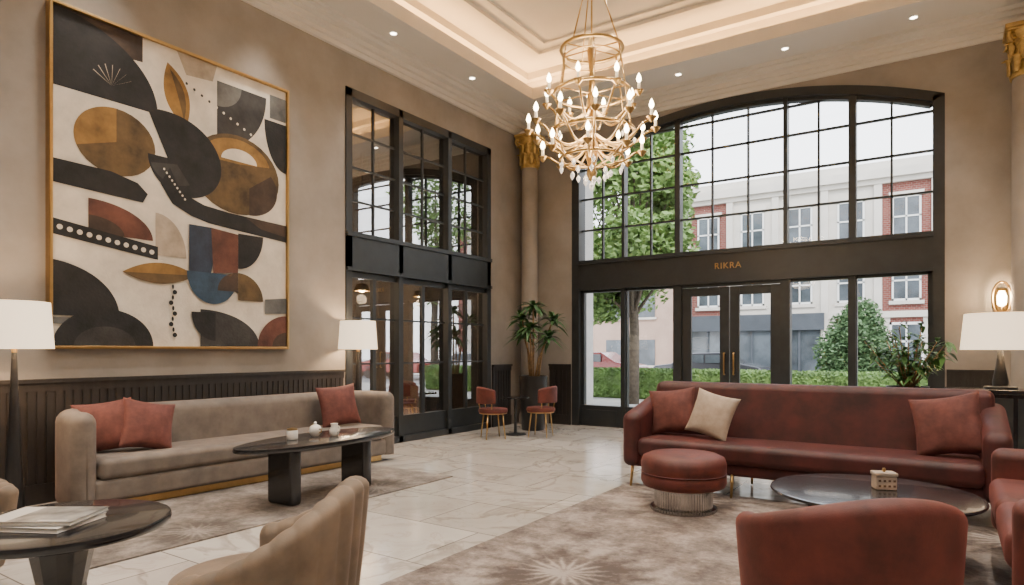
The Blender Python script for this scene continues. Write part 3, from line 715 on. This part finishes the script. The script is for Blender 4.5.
def bistro_chair(loc,rz):
    e=emp('cafe_chair',loc,rz)
    lathe('seat',[(.19,.40),(.225,.41),(.235,.44),(.225,.475),(.15,.485),(0,.487)],M['rustv'],e,seg=36)
    n=40; pts=[(.24*cos(a),.24*sin(a)) for a in [math.radians(95+170*i/n) for i in range(n+1)]]
    shell('curved_backrest',pts,lambda t:.82-.05*(abs(t-.5)*2)**3,.56,.05,M['rustv'],e)
    T=[]
    for a in (50,130,230,310):
        a=math.radians(a); T.append(([(.18*cos(a),.18*sin(a),.42),(.24*cos(a),.24*sin(a),0)],[.013,.009]))
    for a in (110,180,250):
        a=math.radians(a); T.append(([(.2*cos(a),.2*sin(a),.42),(.24*cos(a),.24*sin(a),.6)],.009))
    T.append((circ(0,0,.40,.21,32),.01,True))
    tubes('brass_legs',T,M['brass'],e)
bistro_chair((-6.02,8.42,0),math.radians(50)); bistro_chair((-5.50,9.02,0),math.radians(195))
bistro_chair((-7.75,7.75,0),math.radians(225)); bistro_chair((-8.4,8.85,0),math.radians(90)); bistro_chair((-8.95,6.75,0),math.radians(35))
def bistro_table(loc):
    e=emp('bistro_table',loc)
    lathe('top',[(.21,.60),(.23,.605),(.23,.625),(.21,.63)],M['blackwood'],e,seg=40)
    lathe('pedestal',[(.17,0),(.17,.015),(.03,.03),(.022,.1),(.022,.6)],F,e,seg=24)
bistro_table((-5.98,9.0,0))

# ------------------------------------------------------------------ indoor plants
def plant_tall(loc):
    e=emp('potted_dracaena',loc)
    lathe('pot',[(.19,0),(.2,.01),(.25,.9),(.255,.95),(.24,.95),(.235,.90)],M['pot'],e,seg=40)
    lathe('soil',[(.234,.88),(0,.9)],M['soil'],e,seg=24)
    V=[];Fc=[];T=[]
    for (x,y,h,lx,ly) in ((0,0,2.2,.0,.0),(.07,.03,1.95,.25,.12),(-.07,.02,2.0,-.24,.08),(.02,-.08,1.8,.08,-.2),(-.03,.05,1.7,-.12,-.16),(.03,.0,1.65,.28,.0)):
        top=(x+lx,y+ly,h); T.append(([(x,y,.85),(x+lx*.3,y+ly*.3,.85+(h-.85)*.5),top],[.022,.018,.014]))
        for i in range(36):
            a=i*2.4; el=random.uniform(-.25,1.15); L=random.uniform(.26,.38)
            frond(V,Fc,(top[0],top[1],top[2]-.12*random.random()),(cos(a)*cos(el),sin(a)*cos(el),sin(el)),L,.07,.45)
    tubes('stems',T,M['stem'],e)
    add('leaves',V,Fc,M['leafdk'],e,True,fix=False)
plant_tall((-6.08,9.72,0))
def plant_bush(loc):
    e=emp('potted_ficus',loc)
    lathe('pot',[(.17,0),(.18,.01),(.22,.92),(.225,.97),(.21,.97),(.205,.93)],M['pot'],e,seg=36)
    lathe('soil',[(.204,.9),(0,.92)],M['soil'],e,seg=24)
    V=[];Fc=[];T=[]
    for k in range(22):
        a=k*2.4; el=random.uniform(.8,1.5); L=random.uniform(.35,.82); tip=(cos(a)*cos(el)*L,sin(a)*cos(el)*L,.92+sin(el)*L)
        T.append(([(0,0,.9),tip],[.01,.005]))
        for i in range(14):
            t=random.uniform(.4,1.05); b=(tip[0]*t,tip[1]*t,.92+(tip[2]-.92)*t); aa=random.uniform(0,6.28); ee=random.uniform(-.5,.9)
            frond(V,Fc,b,(cos(aa)*cos(ee),sin(aa)*cos(ee),sin(ee)),random.uniform(.11,.18),.06,.4,5)
    tubes('stems',T,M['stem'],e,6); add('leaves',V,Fc,M['leaf'],e,True,fix=False)
plant_bush((-.42,9.05,0))

# ------------------------------------------------------------------ chandelier
def chandelier(loc):
    e=emp('brass_chandelier',loc); T=[]
    zc_=6.36-loc[2]
    T.append(([(0,0,0),(0,0,1.35)],.014))
    for i in range(3):
        a=i*2*pi/3+.3; T.append(([(.27*cos(a),.27*sin(a),1.22),(.02*cos(a),.02*sin(a),2.0)],.007))
    T.append(([(0,0,1.35),(0,0,zc_-.03)],.009))
    for z,r,tr in ((1.22,.29,.017),(1.13,.275,.008),(.80,.36,.016),(.42,.40,.018),(.18,.30,.013)): T.append((circ(0,0,z,r),tr,True))
    for i in range(6):
        a=i*pi/3; T.append(([(.28*cos(a),.28*sin(a),1.22),(.35*cos(a),.35*sin(a),.78),(.40*cos(a),.40*sin(a),.42),(.30*cos(a),.30*sin(a),.18),(.03*cos(a),.03*sin(a),.10)],.008))
    for i in range(3):
        a=i*pi/3; 
        for z,r in ((1.22,.28),(.80,.35)): T.append(([(r*cos(a),r*sin(a),z),(-r*cos(a),-r*sin(a),z)],.007))
    cups=[]
    def arm(a,r,z0,zt):
        p=[]
        for k in range(13):
            t=k/12; rr=.05+(r-.05)*t; z=z0-.13*sin(pi*min(1,t*1.15))+(zt-z0)*t**2
            p.append((rr*cos(a),rr*sin(a),z))
        T.append((p,.011)); cups.append((r*cos(a),r*sin(a),p[-1][2]))
    for i in range(12): arm(i*2*pi/12,.60,.40,.44)
    for i in range(8): arm(i*2*pi/8+.2,.45,.64,.74)
    for i in range(8): arm(i*2*pi/8+.4,.47,.28,.20)
    tubes('brass_frame',T,M['brass'],e)
    V=[];Fc=[];VB=[];FB=[];VC=[];FC=[]
    def lat(V,Fc,prof,c,s=12):
        k=len(V)
        for r,z in prof:
            for i in range(s): V.append((c[0]+r*cos(2*pi*i/s),c[1]+r*sin(2*pi*i/s),c[2]+z))
        for j in range(len(prof)-1):
            for i in range(s): Fc.append((k+j*s+i,k+j*s+(i+1)%s,k+(j+1)*s+(i+1)%s,k+(j+1)*s+i))
    for c in cups:
        lat(V,Fc,[(.002,-.03),(.02,-.015),(.04,.01),(.048,.022),(.014,.02),(.014,.03)],c)
        lat(VC,FC,[(.014,.02),(.014,.09),(.001,.09)],c,10)
        lat(VB,FB,[(.004,.09),(.019,.11),(.023,.13),(.014,.16),(.001,.185)],c,12)
    lat(V,Fc,[(.001,-.04),(.03,-.02),(.05,.04),(.03,.1),(.06,.2),(.05,.3),(.02,.38),(.04,.55),(.05,.7),(.03,.85),(.02,1.0),(.045,1.2),(.02,1.35)],(0,0,0),20)
    lat(V,Fc,[(.001,zc_-.1),(.05,zc_-.08),(.09,zc_-.02),(.1,zc_)],(0,0,0),24)
    add('cups_and_hub',V,Fc,M['brass'],e,True); add('candle_sleeves',VC,FC,M['ivory'],e,True); add('flame_bulbs',VB,FB,M['bulb'],e,True)
    VX=[];FX=[]
    def drop(c,s): lat(VX,FX,[(.001,-s*1.4),(s*.5,-s*.6),(s*.55,-s*.3),(s*.2,s*.2),(.001,s*.4)],c,6)
    for r,z,n,s in ((.40,.36,8,.034),(.30,.12,10,.040),(.18,.07,8,.042),(.07,.0,5,.045)):
        for i in range(n): a=2*pi*i/n+r*7; drop((r*cos(a),r*sin(a),z-random.random()*.03),s)
    drop((0,0,-.06),.055)
    add('crystal_drops',VX,FX,M['crystal'],e)
    for dz,en in ((.62,150),(.1,70)):
        L=bpy.data.lights.new('chandelier_light','POINT'); L.energy=en; L.color=(1,.78,.54); L.shadow_soft_size=.35
        o=bpy.data.objects.new('chandelier_light',L); COL.objects.link(o); o.location=(0,0,dz); o.parent=e
chandelier((-2.83,5.57,3.04))

# ------------------------------------------------------------------ soffit downlights, plus added fill spots in the tray
dl=[]
for y in (1.2,3.0,4.8,6.6,8.4): dl.append((-6.42,y,ZC,250))
for x in (-5.2,-3.6,-2.0,-.4,1.2,2.8): dl.append((x,10.12,ZC,220))
for y in (-1,1.5,4,6.5,8.6): dl.append((4.1,y,ZC,130))
for x in (-4.6,-2.2,.2,2.4):
    for y in (-1.2,1.4,4.0,7.2): dl.append((x,y,6.36,370))  # spot grid added on the tray ceiling purely as room fill light
v1=[];f1=[];v2=[];f2=[]
for x,y,z,p in dl:
    for (V,Fc,ra,rb,dz) in ((v1,f1,.045,.065,.006),(v2,f2,0.001,.045,.003)):
        k=len(V)
        for r in (ra,rb):
            for i in range(20): V.append((x+r*cos(2*pi*i/20),y+r*sin(2*pi*i/20),z-dz))
        for i in range(20): Fc.append((k+i,k+(i+1)%20,k+20+(i+1)%20,k+20+i))
e=emp('downlights_and_fill_spots')  # holds the soffit downlights and the added fill grid
add('bezels',v1,f1,M['cream'],e,fix=False); add('lenses',v2,f2,M['down'],e,fix=False)
for x,y,z,p in dl:
    L=bpy.data.lights.new('spot','SPOT'); L.energy=p; L.color=(1,.905,.80); L.spot_size=math.radians(130 if z>6 else 72); L.spot_blend=1; L.shadow_soft_size=.1
    o=bpy.data.objects.new('downlight_and_fill_beam',L); COL.objects.link(o); o.location=(x,y,z-.03); o.parent=e

# ------------------------------------------------------------------ outside
box('ground_outside',-60,60,11.1,20.5,-.3,-.05,M['pave']); box('road',-60,60,20.5,28.5,-.3,-.1,M['asph']); box('pavement_outside',-60,60,28.5,70,-.3,-.04,M['pave'])
def hedge():
    e=emp('clipped_hedge',(0,0,0))
    box('core',-14,2,18.0,18.6,-.05,.78,M['hedge'],e,.1)
    V=[];Fc=[]
    for _ in range(11000):
        x=random.uniform(-14,2); s=random.random(); y=18.0 if s<.6 else random.uniform(18,18.6); z=random.uniform(0,.8) if s<.6 else .8
        c=Vector((x,y+random.uniform(-.05,.03),z+random.uniform(-.03,.05))); a=Vector((random.gauss(0,1),random.gauss(0,1),random.gauss(0,1))).normalized(); b=a.orthogonal().normalized(); k=len(V)
        V+=[c-a*.05,c-b*.03,c+a*.05,c+b*.03]; Fc.append((k,k+1,k+2,k+3))
    add('leaves',V,Fc,M['hedge'],e,fix=False)
hedge()
def tree(loc,h,blobs,n,tr=.14):
    e=emp('street_tree',loc)
    T=[([(0,0,0),(.05,0,h*.3),(-.05,.05,h*.6),(0,0,h)],[tr*1.3,tr,tr*.7,tr*.2])]
    for b in blobs: T.append(([(0,0,h*.35),(b[0]*.4,b[1]*.4,(h*.35+b[2])*.5+.2),(b[0],b[1],b[2])],[tr*.4,tr*.22,tr*.08]))
    tubes('trunk_and_branches',T,M['bark'],e)
    leaves('foliage',blobs,n,.10,M['treeleaf'],e)
def blobs(k,R_,z0,z1,r0,r1):
    return [(random.uniform(-R_,R_),random.uniform(-R_,R_),random.uniform(z0,z1),random.uniform(r0,r1)) for _ in range(k)]
tree((-7.1,16.4,-.05),6.6,blobs(26,1.45,2.7,7.7,.5,.9),28000)
tree((-10.3,19.6,-.05),7.8,blobs(24,2.1,2.6,9.0,.7,1.2),22000)
tree((-15.5,19.4,-.05),8,blobs(18,2.0,3,9.4,.8,1.5),12000)
tree((3.2,20.0,-.05),8,blobs(10,1.4,3.5,8.5,.7,1.1),5000)
def conifer(loc):
    e=emp('conifer_shrub',loc); tubes('trunk',[([(0,0,0),(0,0,2.4)],[.1,.03])],M['bark'],e)
    leaves('foliage',[(0,0,.9,.85),(.35,.1,1.3,.7),(-.35,0,1.4,.7),(0,0,1.9,.7),(.1,0,2.4,.45),(-.45,0,.7,.6),(.5,0,.7,.6)],22000,.06,M['conif'],e)
conifer((-2.1,19.95,-.05))
def building():
    e=emp('street_building',(0,30,0)); top=8.6
    X=[-10.2+1.95*i for i in range(11)]
    Br=[];Cr=[];Gl=[];Fr=[];Sh=[]
    Br.append((-10.2,10,0,.6,0,top)) 
    for i,(a,b) in enumerate(zip(X[:-1],X[1:])):
        cream=i in (1,2,3) or i>6
        if cream: Cr.append((a,b,-.05,0,2.9,top))
        Cr.append((a-.14,a+.14,-.16,-.05 if cream else 0,2.9 if i<3 else 0,top)) 
        for (z0,z1) in ((3.35,4.95),(5.85,7.5)):
            m_=(a+b)/2; w=.5
            Cr.append((m_-w-.1,m_+w+.1,-.12,-.0,z0-.14,z0)); Cr.append((m_-w-.1,m_+w+.1,-.12,-.0,z1,z1+.16))
            Gl.append((m_-w,m_+w,-.07,-.055,z0,z1))
            Fr+= [(m_-w,m_-w+.07,-.1,-.07,z0,z1),(m_+w-.07,m_+w,-.1,-.07,z0,z1),(m_-.03,m_+.03,-.1,-.07,z0,z1),(m_-w,m_+w,-.1,-.07,z0,z0+.08),(m_-w,m_+w,-.1,-.07,z1-.08,z1),(m_-w,m_+w,-.1,-.07,(z0+z1)/2-.03,(z0+z1)/2+.03)]
        if i<3:
            Sh+=[(a,b,-.3,-.0,2.25,2.95),(a,a+.2,-.25,0,0,2.3),(a,b,-.25,0,0,.5),((a+b)/2-.04,(a+b)/2+.04,-.2,0,.5,2.3)]
            Gl.append((a+.2,b,-.12,-.02,.5,2.3))
        else:
            Cr.append((a,b,-.12,0,2.7,2.95)); Gl.append((a+.45,b-.45,-.07,-.055,.6,2.4)); Cr.append((a,a+.42,-.05,0,0,2.7)); Cr.append((b-.42,b,-.05,0,0,2.7))
            Fr+=[(a+.4,a+.48,-.1,-.05,.5,2.5),(b-.48,b-.4,-.1,-.05,.5,2.5),(a+.4,b-.4,-.1,-.05,1.7,1.78),((a+b)/2-.03,(a+b)/2+.03,-.1,-.05,.5,2.5),(a+.4,b-.4,-.1,-.05,2.4,2.5)]
    Cr+=[(-10.4,10.1,-.35,.6,top-.35,top),(-10.3,10.1,-.2,0,top-.55,top-.35),(-10.3,10.1,-.2,0,5.3,5.5),(-10.2,10,-.1,.6,top,top+.35)]
    boxes('brick_wall',Br,M['brick'],e); boxes('stucco_trim',Cr,M['extcream'],e); boxes('window_glass',Gl,M['winglass'],e); boxes('sashes',Fr,M['winwhite'],e); boxes('shopfront',Sh,M['shop'],e)
building()
def building2():
    e=emp('distant_building',(-22,36,0)); Gl=[]
    box('facade',-12,9,0,1,0,5.6,M['exttan'],e); box('cornice',-12.2,9.2,-.25,1,5.4,5.75,M['extcream'],e)
    for i in range(10):
        for z in (.5,3.3): Gl.append((-11.3+i*2,-10.2+i*2,-.04,0,z,z+1.5))
    boxes('window_glass',Gl,M['winglass'],e); boxes('sills',[(g[0]-.1,g[1]+.1,-.12,0,g[4]-.12,g[4]) for g in Gl],M['extcream'],e)
building2()
def car(loc,c):
    e=emp('parked_car',loc); m=mat('car_paint',c,.25,.3,coat=.6,var=.03,scale=2)
    prof=[(-2.1,.35),(-2.1,.75),(-1.95,.9),(-1.3,.98),(-.75,1.38),(.55,1.42),(1.2,1.02),(1.95,.88),(2.12,.7),(2.12,.35)]
    v=[(x,-.85+(.12 if z>1 else 0),z) for x,z in prof]+[(x,.85-(.12 if z>1 else 0),z) for x,z in prof]; n=len(prof)
    f=[tuple(range(n)),tuple(range(n,2*n))[::-1]]+[(i,(i+1)%n,n+(i+1)%n,n+i) for i in range(n)]
    bev(add('body',v,f,m,e),.06,3)
    boxes('side_windows',[(-.7,-.05,-.79,-.745,1.02,1.32),(.02,.6,-.79,-.745,1.02,1.32)],M['winglass'],e)
    for x in (-1.35,1.35):
        for y in (-.85,.68):
            o=lathe('wheel',[(.2,0),(.33,.01),(.33,.16),(.2,.17)],F,e,seg=24); o.rotation_euler=(-pi/2,0,0); o.location=(x,y,.33)
for x,c in ((-12.5,(.2,.02,.02)),(-7.6,(.05,.05,.06)),(5,(.5,.5,.52)),(10,(.25,.02,.02)),(15,(.6,.6,.6))): car((x,25.0,-.1),c)

# ------------------------------------------------------------------ world + sun
w=bpy.data.worlds.new('sky'); scene.world=w; w.use_nodes=True; n=w.node_tree; bg=n.nodes['Background']
tc=n.nodes.new('ShaderNodeTexCoord'); sp=n.nodes.new('ShaderNodeSeparateXYZ'); cr=n.nodes.new('ShaderNodeValToRGB')
n.links.new(tc.outputs['Generated'],sp.inputs[0]); n.links.new(sp.outputs[2],cr.inputs['Fac'])
cr.color_ramp.elements[0].color=(.97,.98,1,1); cr.color_ramp.elements[1].color=(.75,.85,1,1)
n.links.new(cr.outputs['Color'],bg.inputs['Color']); bg.inputs['Strength'].default_value=5.4
S=bpy.data.lights.new('sun','SUN'); S.energy=3.6; S.angle=.15; S.color=(1,.93,.82)
so=bpy.data.objects.new('sun',S); COL.objects.link(so); so.rotation_euler=(math.radians(42),0,math.radians(25)); so.location=(0,0,20)

# ------------------------------------------------------------------ camera
c=bpy.data.cameras.new('camera'); co=bpy.data.objects.new('camera',c); COL.objects.link(co)
co.location=(0,0,1.4); co.rotation_euler=(pi/2,0,math.radians(33.9)); c.sensor_width=36; c.lens=22.92; c.shift_y=57.5/1024; c.clip_start=.05; c.clip_end=300
scene.camera=co
